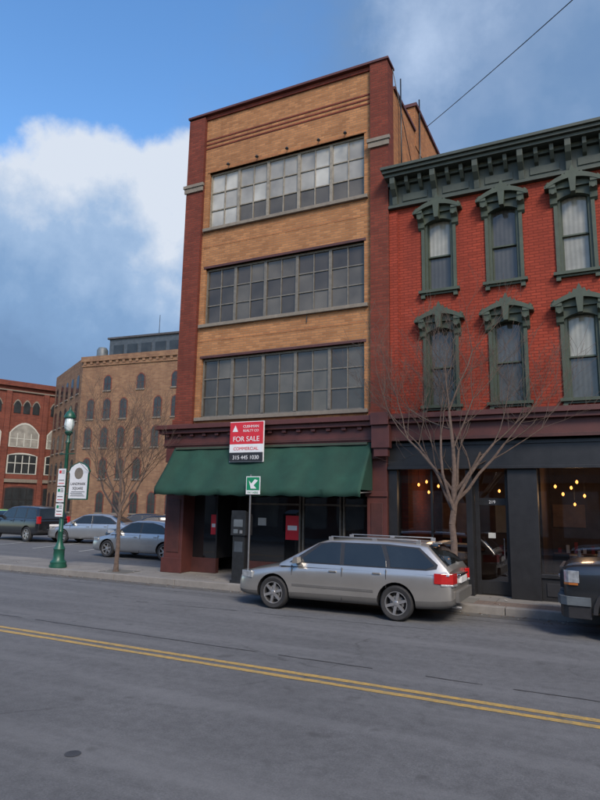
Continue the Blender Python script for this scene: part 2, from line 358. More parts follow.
aw=MB(); ax0,ax1=-10.9,-4.95; N=72; prof=[(Y-.29,3.60),(Y-.42,3.42),(Y-.62,3.1),(Y-.85,2.78),(Y-1.06,2.5),(Y-1.1,2.44),(Y-1.1,2.27)]
k=len(aw.v)
for i in range(N+1):
    x=ax0+(ax1-ax0)*i/N
    for j,(yy,zz) in enumerate(prof):
        sag=(.045*math.sin(i*math.pi/12)**2+.008*math.sin(i*.9+j*1.3))*(1 if 0<j<6 else 0); dz=(.012*math.sin(i*1.1)+.012*math.sin(i*.3)) if j==6 else 0
        aw.v.append((x,yy+sag*.6,zz-sag+dz))
n=len(prof)
for i in range(N):
    for j in range(n-1): aw.face([k+i*n+j,k+(i+1)*n+j,k+(i+1)*n+j+1,k+i*n+j+1],'awning_canvas',True)
for x in (ax0,ax1):
    kk=len(aw.v); aw.v+=[(x,yy,zz) for yy,zz in prof[:6]]+[(x,Y-.29,2.44)]; aw.face(list(range(kk,kk+7)),'awning_canvas')
o=aw.build('canvas',A)
sm=o.modifiers.new('s','SOLIDIFY'); sm.thickness=.008
aw=MB(); aw.tube((ax0+.02,Y-1.03,2.39),(ax1-.02,Y-1.03,2.39),.018,.018,'galv')
for x in (ax0+.04,-8.9,-6.9,ax1-.04): aw.tube((x,Y-1.03,2.37),(x,Y-.1,2.41),.015,.015,'galv')
aw.box(ax0+.1,ax1-.1,Y-.38,Y-.286,3.55,3.61,'green_trim')
aw.build('awning_frame',A)
S=empty('for_sale_sign'); ys=13.72
w=MB(); w.box(-8.80,-7.80,ys,ys+.03,3.62,4.20,'sign_red'); w.box(-8.80,-7.80,ys,ys+.03,3.40,3.617,'sign_white'); w.box(-8.80,-7.80,ys,ys+.03,3.17,3.397,'plastic_black')
w.box(-8.82,-7.78,ys+.031,ys+.06,3.15,4.22,'sign_white')
w.prism([(-8.72,3.95),(-8.55,3.95),(-8.635,4.12)],ys-.006,ys-.001,'sign_white')
w.tube((-8.6,ys+.05,3.9),(-8.6,Y-.2,3.9),.015,.015,'galv'); w.tube((-8.0,ys+.05,3.9),(-8.0,Y-.2,3.9),.015,.015,'galv')
w.build('panel',S)
text('CUSHMAN',(-8.16,ys-.002,4.05),.10,'sign_white',S,'lettering_1'); text('REALTY CO',(-8.16,ys-.002,3.94),.09,'sign_white',S,'lettering_1b')
text('FOR SALE',(-8.30,ys-.002,3.69),.19,'sign_white',S,'lettering_2'); text('COMMERCIAL',(-8.30,ys-.002,3.46),.12,'sign_red',S,'lettering_3'); text('315 445 1030',(-8.30,ys-.002,3.22),.145,'sign_white',S,'lettering_4')
# ---------------------------------------------------------------- red building
R_=empty('red_brick_building')
RX0,RX1=-4.545,9.4; cols=[-3.28+1.555*k for k in range(8)]; hw=.36
rows=[(4.47,6.42),(7.36,9.26)]
w=MB(); edges=[RX0]+[v for c in cols for v in (c-hw,c+hw)]+[RX1]
for i in range(0,len(edges),2): w.box(edges[i],edges[i+1],Y,Y+.35,3.9,10.6,'painted_red_brick')
for c in cols:
    for z0,z1 in ((3.9,4.47),(6.42,7.36),(9.26,10.6)): w.box(c-hw,c+hw,Y,Y+.35,z0,z1,'painted_red_brick')
w.box(RX0,RX0+.3,Y+.35,30,0,10.5,'dark_red_brick'); w.box(RX1-.3,RX1,Y+.35,30,0,10.5,'dark_red_brick'); w.box(RX0,RX1,30,30.3,0,10.5,'dark_red_brick'); w.box(RX0+.3,RX1-.3,Y+.35,30,10.1,10.2,'roofing')
w.box(RX0,RX0+.22,Y-.06,Y-.001,4.26,9.6,'painted_red_brick')
w.build('walls',R_)
for ri,(z0,z1) in enumerate(rows):
    for ci,c in enumerate(cols):
        w=MB(); zt=z1
        def arch(hw_,zb,rise,n=10): return [(c+hw_*(-1+2*i/n), zb+rise*(1-(-1+2*i/n)**2)) for i in range(n+1)]
        for sx in (-1,1):
            x0,x1=sorted((c+sx*hw,c+sx*(hw-.075))); w.box(x0,x1,Y+.02,Y+.2,z0,zt-.12,'green_trim')
            x0,x1=sorted((c+sx*(hw+.07),c+sx*(hw-.01))); w.box(x0,x1,Y-.04,Y+.019,z0,zt-.02,'green_trim')
            x0,x1=sorted((c+sx*(hw+.14),c+sx*(hw-.02)))
            w.prism([(Y-.02,zt-.28),(Y-.08,zt-.22),(Y-.1,zt-.1),(Y-.2,zt-.02),(Y-.22,zt+.1),(Y-.02,zt+.1)],x0,x1,'green_trim','x')
            x0,x1=sorted((c+sx*(hw+.24),c+sx*(hw-.0)))
            w.box(x0,x1,Y-.24,Y-.002,zt+.103,zt+.17,'green_trim')
            w.lathe([(.001,-.04),(.06,-.03),(.07,.02),(.03,.06),(.001,.09)],(c+sx*(hw+.16),Y-.15,zt+.21),'green_trim',8)
            w.lathe([(.05,0),(.05,.05)],(c+sx*(hw+.06),Y-.26,zt-.02),'green_trim',10,'y')
        inner=arch(hw,zt-.16,.12); outer=arch(hw+.0,zt+.10,.02)
        w.prism(inner+outer[::-1],Y-.06,Y+.2,'green_trim')
        lo=arch(hw+.19,zt+.10,.17); up=arch(hw+.22,zt+.17,.22); w.prism(lo+up[::-1],Y-.25,Y-.003,'green_trim')
        lo2=arch(hw,zt+.18,.14); w.prism([(c-hw,zt+.101)]+lo2+[(c+hw,zt+.101)],Y-.13,Y-.01,'green_trim')
        cr=[(c-.24,zt+.35),(c-.2,zt+.43),(c-.15,zt+.39),(c-.11,zt+.49),(c-.06,zt+.46),(c-.03,zt+.54),(c,zt+.60),(c+.03,zt+.54),(c+.06,zt+.46),(c+.11,zt+.49),(c+.15,zt+.39),(c+.2,zt+.43),(c+.24,zt+.35),(c,zt+.38)]
        w.prism(cr,Y-.2,Y-.08,'green_trim'); w.prism([(c-.05,zt-.08),(c+.05,zt-.08),(c+.08,zt+.28),(c-.08,zt+.28)],Y-.27,Y-.06,'green_trim')
        w.box(c-hw-.14,c+hw+.14,Y-.14,Y+.12,z0-.07,z0,'green_trim'); w.box(c-hw-.08,c+hw+.08,Y-.08,Y-.002,z0-.12,z0-.073,'green_trim')
        for sx in (-1,1): w.box(c+sx*(hw+.04)-.05,c+sx*(hw+.04)+.05,Y-.1,Y-.003,z0-.2,z0-.123,'green_trim')
        w.build('window_hood_%d_%d'%(ri,ci),R_,.006)
        g=MB(); a,b2=c-hw+.07,c+hw-.07; zm=(z0+zt)/2-.02; sash='green_trim'
        def ring(z0_,z1_,y,t=.035):
            g.box(a,b2,y,y+.05,z0_,z0_+t,sash); g.box(a,b2,y,y+.05,z1_-t,z1_,sash); g.box(a,a+t,y+.002,y+.048,z0_+t,z1_-t,sash); g.box(b2-t,b2,y+.002,y+.048,z0_+t,z1_-t,sash)
        ring(z0,zm+.02,Y+.16); ring(zm-.02,zt-.02,Y+.11)
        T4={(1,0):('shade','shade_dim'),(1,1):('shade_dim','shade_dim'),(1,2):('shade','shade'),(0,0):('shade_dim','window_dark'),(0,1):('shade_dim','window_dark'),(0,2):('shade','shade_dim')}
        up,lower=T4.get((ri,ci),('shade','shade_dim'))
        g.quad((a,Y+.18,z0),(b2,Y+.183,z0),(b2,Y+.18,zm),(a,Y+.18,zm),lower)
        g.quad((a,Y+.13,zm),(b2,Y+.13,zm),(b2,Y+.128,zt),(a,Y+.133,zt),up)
        g.build('window_sash_%d_%d'%(ri,ci),R_,fix=False)
w=MB(); ch='cornice_paint'
w.box(RX0,RX1,Y-.06,Y-.001,9.78,10.3,ch); w.box(RX0,RX1,Y-.14,Y-.001,9.70,9.777,ch); w.box(RX0-.02,RX1,Y-.42,Y+.3,10.42,10.5,ch); w.box(RX0-.05,RX1,Y-.50,Y+.3,10.503,10.58,ch); w.box(RX0-.08,RX1,Y-.56,Y+.35,10.583,10.66,ch); w.box(RX0,RX1,Y-.16,Y-.001,10.303,10.417,ch)
x=RX0+.12; i=0
while x<RX1-.2:
    big=i%3==0
    if big: w.prism([(Y-.061,9.72),(Y-.14,9.78),(Y-.18,9.98),(Y-.33,10.12),(Y-.40,10.25),(Y-.40,10.417),(Y-.061,10.417)],x,x+.13,ch,'x')
    else: w.prism([(Y-.061,10.08),(Y-.16,10.12),(Y-.3,10.27),(Y-.33,10.417),(Y-.061,10.417)],x+.02,x+.11,ch,'x')
    if big: w.box(x+.25,x+.9,Y-.085,Y-.061,9.86,10.05,ch)
    x+=.345; i+=1
w.build('roof_cornice',R_,.006)
w=MB()
w.box(-4.617,RX1,Y-.28,Y+.3,3.66,4.02,'maroon_paint'); w.box(-4.617,RX1,Y-.42,Y+.3,4.023,4.13,'maroon_paint'); w.box(-4.617,RX1,Y-.50,Y+.3,4.133,4.25,'maroon_paint'); w.box(-4.6,RX1,Y-.30,Y-.283,3.62,3.70,'maroon_dark')
w.box(-4.9,-4.45,Y-.50,Y-.3,3.45,4.0,'maroon_paint'); w.box(-4.85,-4.5,Y-.46,Y-.3,3.25,3.447,'maroon_paint'); w.box(-4.9,-4.45,Y-.58,Y-.51,4.0,4.3,'maroon_paint')
w.box(-4.61,RX1,Y-.1,Y+.3,2.98,3.6,'black_paint'); w.box(-4.61,RX1,Y-.16,Y-.101,2.95,3.02,'black_paint'); w.box(-4.61,RX1,Y-.13,Y-.101,3.5,3.58,'black_paint')
piers=[(-4.615,-4.4),(-2.78,-2.64),(-1.86,-1.24),(1.2,1.4),(3.6,4.0),(6.4,6.6),(9.1,9.4)]
for a,b2 in piers: w.box(a,b2,Y-.05,Y+.25,.15,2.95,'black_paint')
for a,b2 in ((-4.4,-2.78),(-1.24,1.2),(1.4,3.6),(4.0,6.4),(6.6,9.1)):
    w.box(a,b2,Y,Y+.2,.15,.62,'black_paint'); w.box(a,b2,Y-.04,Y+.22,.62,.7,'black_paint'); w.box(a+.1,b2-.1,Y-.02,Y-.001,.25,.52,'plastic_black')
    m_=(a+b2)/2
    if a<-2: w.box(m_-.025,m_+.025,Y+.04,Y+.12,.7,2.95,'black_paint')
w.build('shopfront_frame',R_,.006)
w=MB()
for a,b2 in ((-4.4,-2.78),(-1.24,1.2),(1.4,3.6),(4.0,6.4),(6.6,9.1)): w.quad((a,Y+.08,.7),(b2,Y+.08,.7),(b2,Y+.08,2.95),(a,Y+.08,2.95),'clear_glass')
w.quad((-2.55,Y+.3,.45),(-1.95,Y+.3,.45),(-1.95,Y+.3,2.15),(-2.55,Y+.3,2.15),'clear_glass'); w.quad((-2.6,Y+.3,2.3),(-1.9,Y+.3,2.3),(-1.9,Y+.3,2.9),(-2.6,Y+.3,2.9),'clear_glass')
w.build('shopfront_glass',R_,fix=False)
w=MB()
w.box(-2.64,-2.54,Y+.26,Y+.34,.15,2.95,'black_paint'); w.box(-1.96,-1.86,Y+.26,Y+.34,.15,2.95,'black_paint'); w.box(-2.54,-1.96,Y+.27,Y+.33,.17,.46,'black_paint'); w.box(-2.54,-1.96,Y+.27,Y+.33,2.14,2.3,'black_paint'); w.box(-2.02,-1.99,Y+.2,Y+.23,.95,1.4,'chrome')
w.box(-2.36,-2.2,Y+.285,Y+.297,1.4,1.52,'curtain')
w.build('entrance_door',R_,.004)
text('219',(-2.25,Y+.26,2.18),.10,'sign_white',R_,'street_number')
w=MB(); w.box(-4.5,9.3,Y+3.8,Y+3.9,.1,3.5,'int_wall'); w.box(-4.5,9.3,Y+.3,Y+3.8,.1,.16,'int_floor'); w.box(-4.5,9.3,Y+.3,Y+3.8,3.3,3.4,'int_wall'); w.box(-4.5,-4.4,Y+.3,Y+3.8,.16,3.3,'int_wall'); w.box(-1.3,-1.25,Y+.9,Y+3.8,.16,3.3,'int_wall')
w.box(-.9,.9,Y+.5,Y+1.1,.8,.85,'wood')
for x in (-.85,.8):
    for y in (.55,1.0): w.box(x,x+.05,Y+y,Y+y+.05,.16,.8,'wood')
w.box(-4.0,-3.0,Y+1.5,Y+2.1,.16,1.1,'wood'); w.box(-4.05,-2.95,Y+1.45,Y+2.15,1.1,1.16,'sign_white'); w.box(.2,1.1,Y+2,Y+2.5,.16,1.6,'reddish_cloth')
for i in range(9):
    x=-4.2+i*1.5; w.box(x,x+.8,Y+3.72,Y+3.79,1.2+.2*(i%3),2.2,'curtain' if i%2 else 'wood')
    w.box(x,x+1.2,Y+3.5,Y+3.79,.9,.94,'wood')
    for j in range(5): w.box(x+.1+j*.2,x+.18+j*.2,Y+3.55,Y+3.65,.94,1.06+.08*(j%3),'sign_white' if j%2 else 'reddish_cloth')
for x,y in ((-.5,.75),(-.1,.8),(.3,.7)): w.lathe([(.001,0),(.07,.01),(.09,.1),(.05,.2),(.03,.3),(.04,.34),(.001,.35)],(x,Y+y,.85),'sign_white',10)
for x,y in ((-3.8,.6),(-3.1,.9),(-.6,1.8),(0,2.4)):
    w.lathe([(.2,0),(.21,.03),(.03,.05),(.03,.6),(.3,.63),(.3,.67),(.001,.68)],(x,Y+y,.16),'wood',14); w.lathe([(.12,.68),(.15,.72),(.16,.85),(.1,.86)],(x,Y+y,.16),'sign_white',10)
w.build('shop_interior',R_)
w=MB(); bl=MB()
for x,y,z in ((-4.1,.8,2.62),(-3.95,1.0,2.7),(-4.0,1.4,2.45),(-3.7,1.2,2.6),(-3.4,2.0,2.74),(-3.2,2.4,2.42),(-3.05,1.6,2.65),(-2.3,1.8,2.5),(-2.2,2.4,2.3),(-.95,1.2,2.6),(-.78,1.0,2.42),(-.62,1.5,2.58),(-.48,1.1,2.7),(-.35,1.9,2.4),(-.6,2.6,2.2),(.1,2.0,2.55),(.6,1.6,2.6),(2.4,1.5,2.5),(5.2,1.5,2.5),(8,1.5,2.5)):
    w.tube((x,Y+y,3.3),(x,Y+y,z+.09),.005,.005,'black_metal',4); w.lathe([(.015,.08),(.028,.06),(.032,.045)],(x,Y+y,z),'black_metal',8)
    bl.lathe([(.001,-.045),(.028,-.02),(.030,.015),(.001,.05)],(x,Y+y,z),'bulb',8)
w.build('pendant_fixtures',R_); bl.build('pendant_bulbs',R_)
for x,y in ((-3.6,1.5),(-.5,1.6),(3,1.6)):
    ld=bpy.data.lights.new('pendant_lamp_light','POINT'); ld.energy=18; ld.color=(1,.56,.26); ld.shadow_soft_size=.15; lo_=bpy.data.objects.new('pendant_lamp_light',ld); C.objects.link(lo_); lo_.location=(x,Y+y,2.35); lo_.parent=R_
# ---------------------------------------------------------------- background buildings
def archpts(c,hw_,z0,z1,rise,n=8): return [(c-hw_,z0),(c+hw_,z0)]+[(c+hw_*(1-2*i/n),z1+rise*(1-(1-2*i/n)**2)) for i in range(n+1)]
B=empty('old_brick_warehouse',(-47.7,45.7,0),math.atan2(1.1,11.7))
w=MB(); H=16.7
fp=[(0,0),(24,0),(24,22),(-4,22),(-10.4,7.6)]
w.prism(fp,-.2,H,'old_tan_brick','z')
w.box(-.15,24.1,-.18,-.004,H-.5,H+.05,'old_tan_brick'); w.box(-.05,24,-.1,-.003,H-1.0,H-.85,'old_tan_brick')
for i in range(30): w.box(.2+i*.8,.5+i*.8,-.14,-.004,H-.8,H-.5,'old_tan_brick')
w.build('walls',B)
w=MB()
for r,z in enumerate((.9,4.2,7.3,10.2,13.1)):
    for i in range(11):
        c=1.3+i*2.0+ (0.1 if r%2 else 0)
        if r==4 and i%2==0: continue
        if (r*7+i*5)%9==0: continue
        hh=1.7 if r<4 else 1.2; ww=.40
        w.prism(archpts(c,ww+.1,z-.0,z+hh,.42),-.03,-.002,'old_red_brick'); w.prism(archpts(c,ww,z,z+hh,.3),-.045,-.031,'bg_glass')
        w.box(c-ww-.1,c+ww+.1,-.1,-.003,z-.14,z,'stone'); w.box(c-.025,c+.025,-.06,-.046,z,z+hh+.25,'maroon_dark'); w.box(c-ww,c+ww,-.058,-.046,z+hh*.52,z+hh*.52+.05,'maroon_dark')
w.build('windows',B)
dx,dy=-10.4,7.6; ang=math.atan2(-dy,-dx)
w=MB()
for r,z in enumerate((.9,4.2,7.3,10.2,13.1)):
    for i in range(5):
        c=1.4+i*2.5; w.prism(archpts(c,.5,z,z+1.7,.3),-.04,-.004,'bg_glass'); w.box(c-.65,c+.65,-.1,-.003,z-.16,z,'stone')
o=w.build('flank_windows',B); o.location=(dx,dy,0); o.rotation_euler=(0,0,ang)
w=MB(); w.box(0,9.5,4,11,H,H+3.0,'dark_metal_panel'); w.box(-.2,9.7,3.8,11.2,H+3.0,H+3.2,'roofing')
for i in range(5): w.box(.6+i*1.8,1.9+i*1.8,3.95,3.999,H+.9,H+2.3,'bg_glass')
w.box(10.2,14,4,9,H,H+1.4,'dark_metal_panel'); w.box(11,11.6,5,5.6,H+1.4,H+2.6,'roofing'); w.tube((5,6,H+3.2),(5,6,H+6.0),.04,.03,'black_metal')
w.build('rooftop_penthouse',B)
w=MB(); w.lathe([(.6,0),(.62,.05),(.62,1.4),(.45,1.7),(.001,1.8)],(-1.4,4.6,H+.6),'zinc',16)
for a in range(4): x=-1.4+.45*math.cos(a*1.57+.78); y=4.6+.45*math.sin(a*1.57+.78); w.tube((x,y,H),(x,y,H+.62),.06,.06,'zinc')
w.build('rooftop_water_tank',B)
B2=empty('red_brick_arcade_building',(-71.5,29,0),math.atan2(25.7,10.4))
w=MB(); H=16
w.box(0,36,0,14,-.2,H,'old_red_brick'); w.box(-.2,36.2,-.4,-.003,H-.5,H+.1,'old_red_brick'); w.box(-.1,36.1,-.2,-.004,H-1.1,H-.95,'stone'); w.box(-.1,36.1,-.22,-.004,4.0,4.4,'stone')
for i in range(9): w.box(i*4.4-.3,i*4.4+.3,-.25,-.002,0,H-1.1,'old_red_brick')
w.build('walls',B2)
w=MB()
for i in range(8):
    c=2.2+i*4.4
    for z,h,rise in ((.3,3.0,.1),(5.1,2.1,.15),(8.3,1.6,1.1),(12.3,1.0,.5)):
        if z>12:
            for d in (-1.1,0,1.1): w.prism(archpts(c+d,.4,z,z+h,rise),-.05,-.004,'bg_glass'); w.prism(archpts(c+d,.5,z+h-.1,z+h,rise+.2),-.03,-.003,'stone')
        else:
            w.prism(archpts(c,1.75,z-.1,z+h,rise+.2),-.04,-.003,'sash_white' if z>5 else 'maroon_dark'); w.prism(archpts(c,1.6,z,z+h,rise),-.06,-.041,'window_light2' if z==8.3 else 'bg_glass')
            for d in (-.8,0,.8): w.box(c+d-.05,c+d+.05,-.09,-.061,z,z+h,'sash_white' if z>5 else 'black_paint')
            w.box(c-1.6,c+1.6,-.085,-.061,z+h*.55,z+h*.55+.09,'sash_white' if z>5 else 'black_paint')
w.build('windows',B2)
for k,(x0,x1,h,mt) in enumerate(((-60,-34,8,'old_red_brick'),(-34,-17,6.5,'grey_brick'),(-17,-5,6.6,'old_red_brick'),(-5,9,5.8,'old_tan_brick'),(9,30,6.2,'old_red_brick'))):
    o=empty('brick_row_building'); w=MB(); w.box(x0+.01,x1-.01,-16,-3.6,-.1,h,mt); w.box(x0+.01,x1-.01,-3.598,-3.3,h-.4,h+.05,'stone'); w.box(x0+.01,x1-.01,-3.598,-3.4,3.3,3.7,'stone')
    x=x0+1
    while x<x1-1.2:
        w.box(x,x+1.6,-3.598,-3.56,.7,2.9,'window_light'); w.box(x+.3,x+1.2,-3.598,-3.56,4.2,5.1,'window_mid'); x+=2.3
    w.build('facade',o)
# ---------------------------------------------------------------- vehicles
def wheel(b,x,y,r,out,wd=.2):
    s=1 if out<0 else -1; n=32
    b.lathe([(r*.62,.02*s),(r*.66,.010*s),(r*.9,0),(r*.97,.02*s),(r,.05*s),(r,(wd-.05)*s),(r*.96,(wd-.01)*s),(r*.6,wd*s)],(x,y,r),'rubber',n,'y',cap=False)
    b.lathe([(r*.61,.035*s),(r*.63,.004*s),(r*.67,.004*s),(r*.665,.02*s)],(x,y,r),'alloy',n,'y',cap=False)
    b.lathe([(r*.62,.02*s),(r*.58,.09*s),(r*.56,.1*s)],(x,y,r),'plastic_black',n,'y',cap=False)
    b.lathe([(r*.62,.11*s),(r*.62,.115*s)],(x,y,r),'black_paint',n,'y')
    b.lathe([(r*.42,.085*s),(r*.42,.1*s)],(x,y,r),'galv',n,'y')
    b.lathe([(r*.09,.008*s),(r*.13,.012*s),(r*.15,.03*s),(r*.15,.075*s)],(x,y,r),'alloy',12,'y')
    for k in range(6):
        a=2*math.pi*k/6+.3
        ca,sa=math.cos(a),math.sin(a); w0,w1=r*.085,r*.075
        P=lambda rr,ww,yy:(x+ca*rr-sa*ww,y+yy,r+sa*rr+ca*ww)
        v=len(b.v); b.v+=[P(r*.1,-w0,.022*s),P(r*.62,-w1,.012*s),P(r*.62,w1,.012*s),P(r*.1,w0,.022*s),P(r*.1,-w0,.07*s),P(r*.62,-w1,.06*s),P(r*.62,w1,.06*s),P(r*.1,w0,.07*s)]
        for q in ((0,3,2,1),(0,1,5,4),(2,3,7,6),(1,2,6,5)): b.face([v+i for i in q],'alloy')
def car(name,loc,rz,paint,sp,scl=(1,1,1)):
    E=empty(name,loc,rz); E.scale=scl; W=sp['W']; st=sp['low']; b=MB()
    clad=sp.get('clad',paint)
    SEC=[(0,0,0),(.80,0,0),(.955,.05,0),(1.0,.22,0),(1.005,.5,0),(.985,.78,0),(.945,.985,0),(.86,1,.35),(.5,1,.85),(0,1,1)]
    NS=len(SEC); ring=[]
    for (x,zb,zs,zt,wf) in st:
        row=[]; pts=[(W*wf*a,zb+(zs-zb)*h+(zt-zs)*t) for a,h,t in SEC]
        full=[(-y,z) for y,z in pts]+[(y,z) for y,z in pts[::-1][1:-1]]
        for y,z in full: row.append(len(b.v)); b.v.append((x,y,z))
        ring.append(row)
    n=len(ring[0])
    for i in range(len(ring)-1):
        for j in range(n):
            j2=(j+1)%n; jj=j if j<NS-1 else n-1-j
            b.face([ring[i][j],ring[i+1][j],ring[i+1][j2],ring[i][j2]],clad if jj<3 else paint,True)
    b.face(ring[0],paint,True); b.face(ring[-1][::-1],paint,True)
    body=b.build('body_shell',E)
    for e in body.data.edges: e.use_edge_sharp=False
    ss=body.modifiers.new('s','SUBSURF'); ss.levels=2; ss.render_levels=2
    cut=MB(); r=sp['r']
    for wx in sp['wx']:
        for s in (-1,1): cut.lathe([(r+.05,0),(r+.05,.34)],(wx,-W-.06 if s<0 else W+.06-.34,r+.01),'plastic_black',28,'y')
    co=cut.build('cutter'); co.parent=E
    bo=body.modifiers.new('b','BOOLEAN'); bo.operation='DIFFERENCE'; bo.object=co; bo.solver='EXACT'
    try: bo.material_mode='TRANSFER'
    except: pass
    bpy.context.view_layer.update(); dg=bpy.context.evaluated_depsgraph_get()
    me=bpy.data.meshes.new_from_object(body.evaluated_get(dg)); body.modifiers.clear(); body.data=me
    bpy.data.objects.remove(co)
    bm=bmesh.new(); bm.from_mesh(me)
    for e in bm.edges: e.smooth = not (len(e.link_faces)==2 and e.calc_face_angle(0)>.9)
    bm.to_mesh(me); bm.free()
    gz=sp['belt']; wb=W*.93; wr=W*.73; zr=sp['roof']; gp=sp['green']
    hwz=lambda z: wb+(wr-wb)*(z-gz)/(zr-gz)
    g=MB(); rg=[]
    for (x,zt) in gp:
        z1=max(zt-.075,gz-.06); y1=hwz(z1)
        pts=[(hwz(gz-.06),gz-.06),(y1,z1),(y1-.035,max(zt-.03,gz-.05)),(y1-.10,zt-.006),(y1*.5,zt+.008),(0,zt+.014)]
        full=[(-y,z) for y,z in pts]+[(y,z) for y,z in pts[::-1][1:]]
        rr=[]
        for y,z in full: rr.append(len(g.v)); g.v.append((x,y,z))
        rg.append(rr)
    n=len(rg[0])
    for i in range(len(rg)-1):
        for j in range(n-1):
            gl= (i in sp['ws'] or i in sp['rw']) and 3<=j<=n-5
            g.face([rg[i][j],rg[i+1][j],rg[i+1][j+1],rg[i][j+1]],'car_glass' if gl else paint,True)
    g.face(rg[0],paint); g.face(rg[-1][::-1],paint)
    g.build('cabin',E)
    d=MB()
    def side(pts,m,off):
        for s in (-1,1):
            k=len(d.v)
            for x,z in pts: d.v.append((x,s*(hwz(z)+off),z))
            for x,z in pts: d.v.append((x,s*(hwz(z)+off-.02),z))
            nn=len(pts); d.face(list(range(k,k+nn)),m)
            for i in range(nn): j=(i+1)%nn; d.face([k+i,k+j,k+nn+j,k+nn+i],m)
    side(sp['trim'],'plastic_black',.004)
    for p in sp['win']: side(p,'car_glass',.008)
    for s in (-1,1):
        def sb(x0,x1,z0,z1,m,o=.006,dp=.03,f=1.0):
            y0=s*(W*f+o); y1=y0-s*dp; ya,yb=min(y0,y1),max(y0,y1); d.box(x0,x1,ya,yb,z0,z1,m)
        for x,za,zb_ in sp['seams']: sb(x-.005,x+.005,za,zb_,'plastic_black',-.012,.02)
        for x,z in sp['handles']: sb(x,x+.16,z,z+.028,paint,.012,.03,.985)
        if 'molding' in sp: z=sp['molding']; sb(sp['wx'][0]+r+.12,sp['wx'][1]-r-.12,z,z+.05,clad,.010,.03)
        mx,mz=sp['mirror']; yy=s*(wb+.09); d.prism([(mx,mz),(mx+.13,mz+.01),(mx+.12,mz+.13),(mx+.04,mz+.13)],yy-.09,yy+.09,paint)
    d.build('side_trim',E,.003)
    e=MB()
    for fn in sp['extras']: fn(e,paint,W)
    e.build('lights_and_bumpers',E,.012)
    wm=MB()
    for wx in sp['wx']:
        wheel(wm,wx,-W+.012,r,-1); wheel(wm,wx,W-.012,r,1)
    wm.build('wheels',E)
    return E
def ex_wagon(e,p,W):
    for s in (-1,1):
        P=[(.10,s*W*.50),(.05,s*W*.60),(.13,s*W*.87),(.42,s*W*.975),(.45,s*W*.94),(.3,s*W*.6)]
        e.prism(P,.60,.735,'head_lens','z')
        P=[(4.66,s*W*.60),(4.735,s*W*.66),(4.70,s*W*.90),(4.50,s*W*.985),(4.36,s*W*.99),(4.40,s*W*.9)]
        e.prism(P,.74,.93,'tail_red','z'); e.prism([(4.66,s*W*.64),(4.738,s*W*.67),(4.703,s*W*.905),(4.49,s*W*.99),(4.5,s*W*.9)],.70,.737,'head_lens','z')
        e.tube((2.15,s*W*.66,1.515),(4.0,s*W*.66,1.505),.014,.014,'galv')
        for x in (2.15,3.1,4.0): e.box(x-.05,x+.05,s*W*.66-.013,s*W*.66+.013,1.42,1.51,'galv')
        e.lathe([(.06,0),(.06,.02)],(.12,s*W*.62-.01,.36),'head_lens',10,'y')
    e.box(-.02,.1,-.45,.45,.55,.66,'plastic_black'); e.box(-.03,-.0,-.3,.3,.59,.62,'chrome'); e.box(-.02,.1,-.55,.55,.26,.36,'plastic_black')
    e.box(4.70,4.765,-.62,.62,.40,.60,'cladding'); e.box(4.68,4.745,-.26,.26,.72,.84,'sign_white'); e.box(4.68,4.75,-.35,.35,.86,.89,'chrome')
    e.box(4.25,4.44,-.5,.5,1.45,1.475,p)
    e.tube((4.6,-.45,.3),(4.78,-.45,.29),.03,.03,'galv')
WAGON=dict(W=.86,r=.33,wx=(.95,3.62),belt=.95,roof=1.46,clad='cladding',
 low=[(0.0,.34,.56,.60,.70),(.05,.25,.66,.70,.84),(.30,.21,.735,.80,.96),(.85,.21,.83,.90,1),(1.2,.21,.89,.965,1),(2.0,.22,.93,.95,1),(3.0,.22,.95,.95,1),(4.0,.23,.96,.96,1),(4.42,.25,.96,.97,.985),(4.64,.30,.93,.95,.94),(4.72,.38,.72,.76,.88)],
 green=[(1.08,.955),(1.2,1.02),(1.88,1.385),(2.1,1.45),(2.7,1.49),(3.4,1.485),(4.0,1.455),(4.2,1.42),(4.58,1.06),(4.64,.97)],ws=(1,),rw=(7,),
 trim=[(1.30,.965),(1.93,1.375),(2.2,1.41),(3.4,1.415),(4.05,1.375),(4.42,1.08),(4.40,1.0),(4.2,.965)],
 win=[[(1.50,.985),(1.98,1.35),(2.2,1.39),(2.42,1.393),(2.45,.985)],[(2.53,.985),(2.50,1.393),(3.28,1.39),(3.40,1.1),(3.42,.985)],[(3.50,.99),(3.48,1.1),(3.37,1.385),(4.02,1.35),(4.36,1.06),(4.2,.99)]],
 seams=[(1.38,.32,.92),(2.5,.28,.93),(3.42,.60,.95)],handles=[(2.22,.83),(3.15,.85)],molding=.50,mirror=(1.45,.96),extras=[ex_wagon])
def ex_sedan(e,p,W):
    for s in (-1,1):
        e.prism([(.08,s*W*.5),(.04,s*W*.6),(.14,s*W*.88),(.45,s*W*.975),(.4,s*W*.8)],.60,.73,'head_lens','z')
        e.prism([(4.45,s*W*.5),(4.53,s*W*.6),(4.48,s*W*.88),(4.25,s*W*.98),(4.2,s*W*.8)],.76,.90,'tail_red','z')
    e.box(-.02,.08,-.4,.4,.5,.6,'plastic_black'); e.box(-.01,.08,-.6,.6,.26,.36,'plastic_black'); e.box(4.47,4.53,-.26,.26,.6,.72,'sign_white')
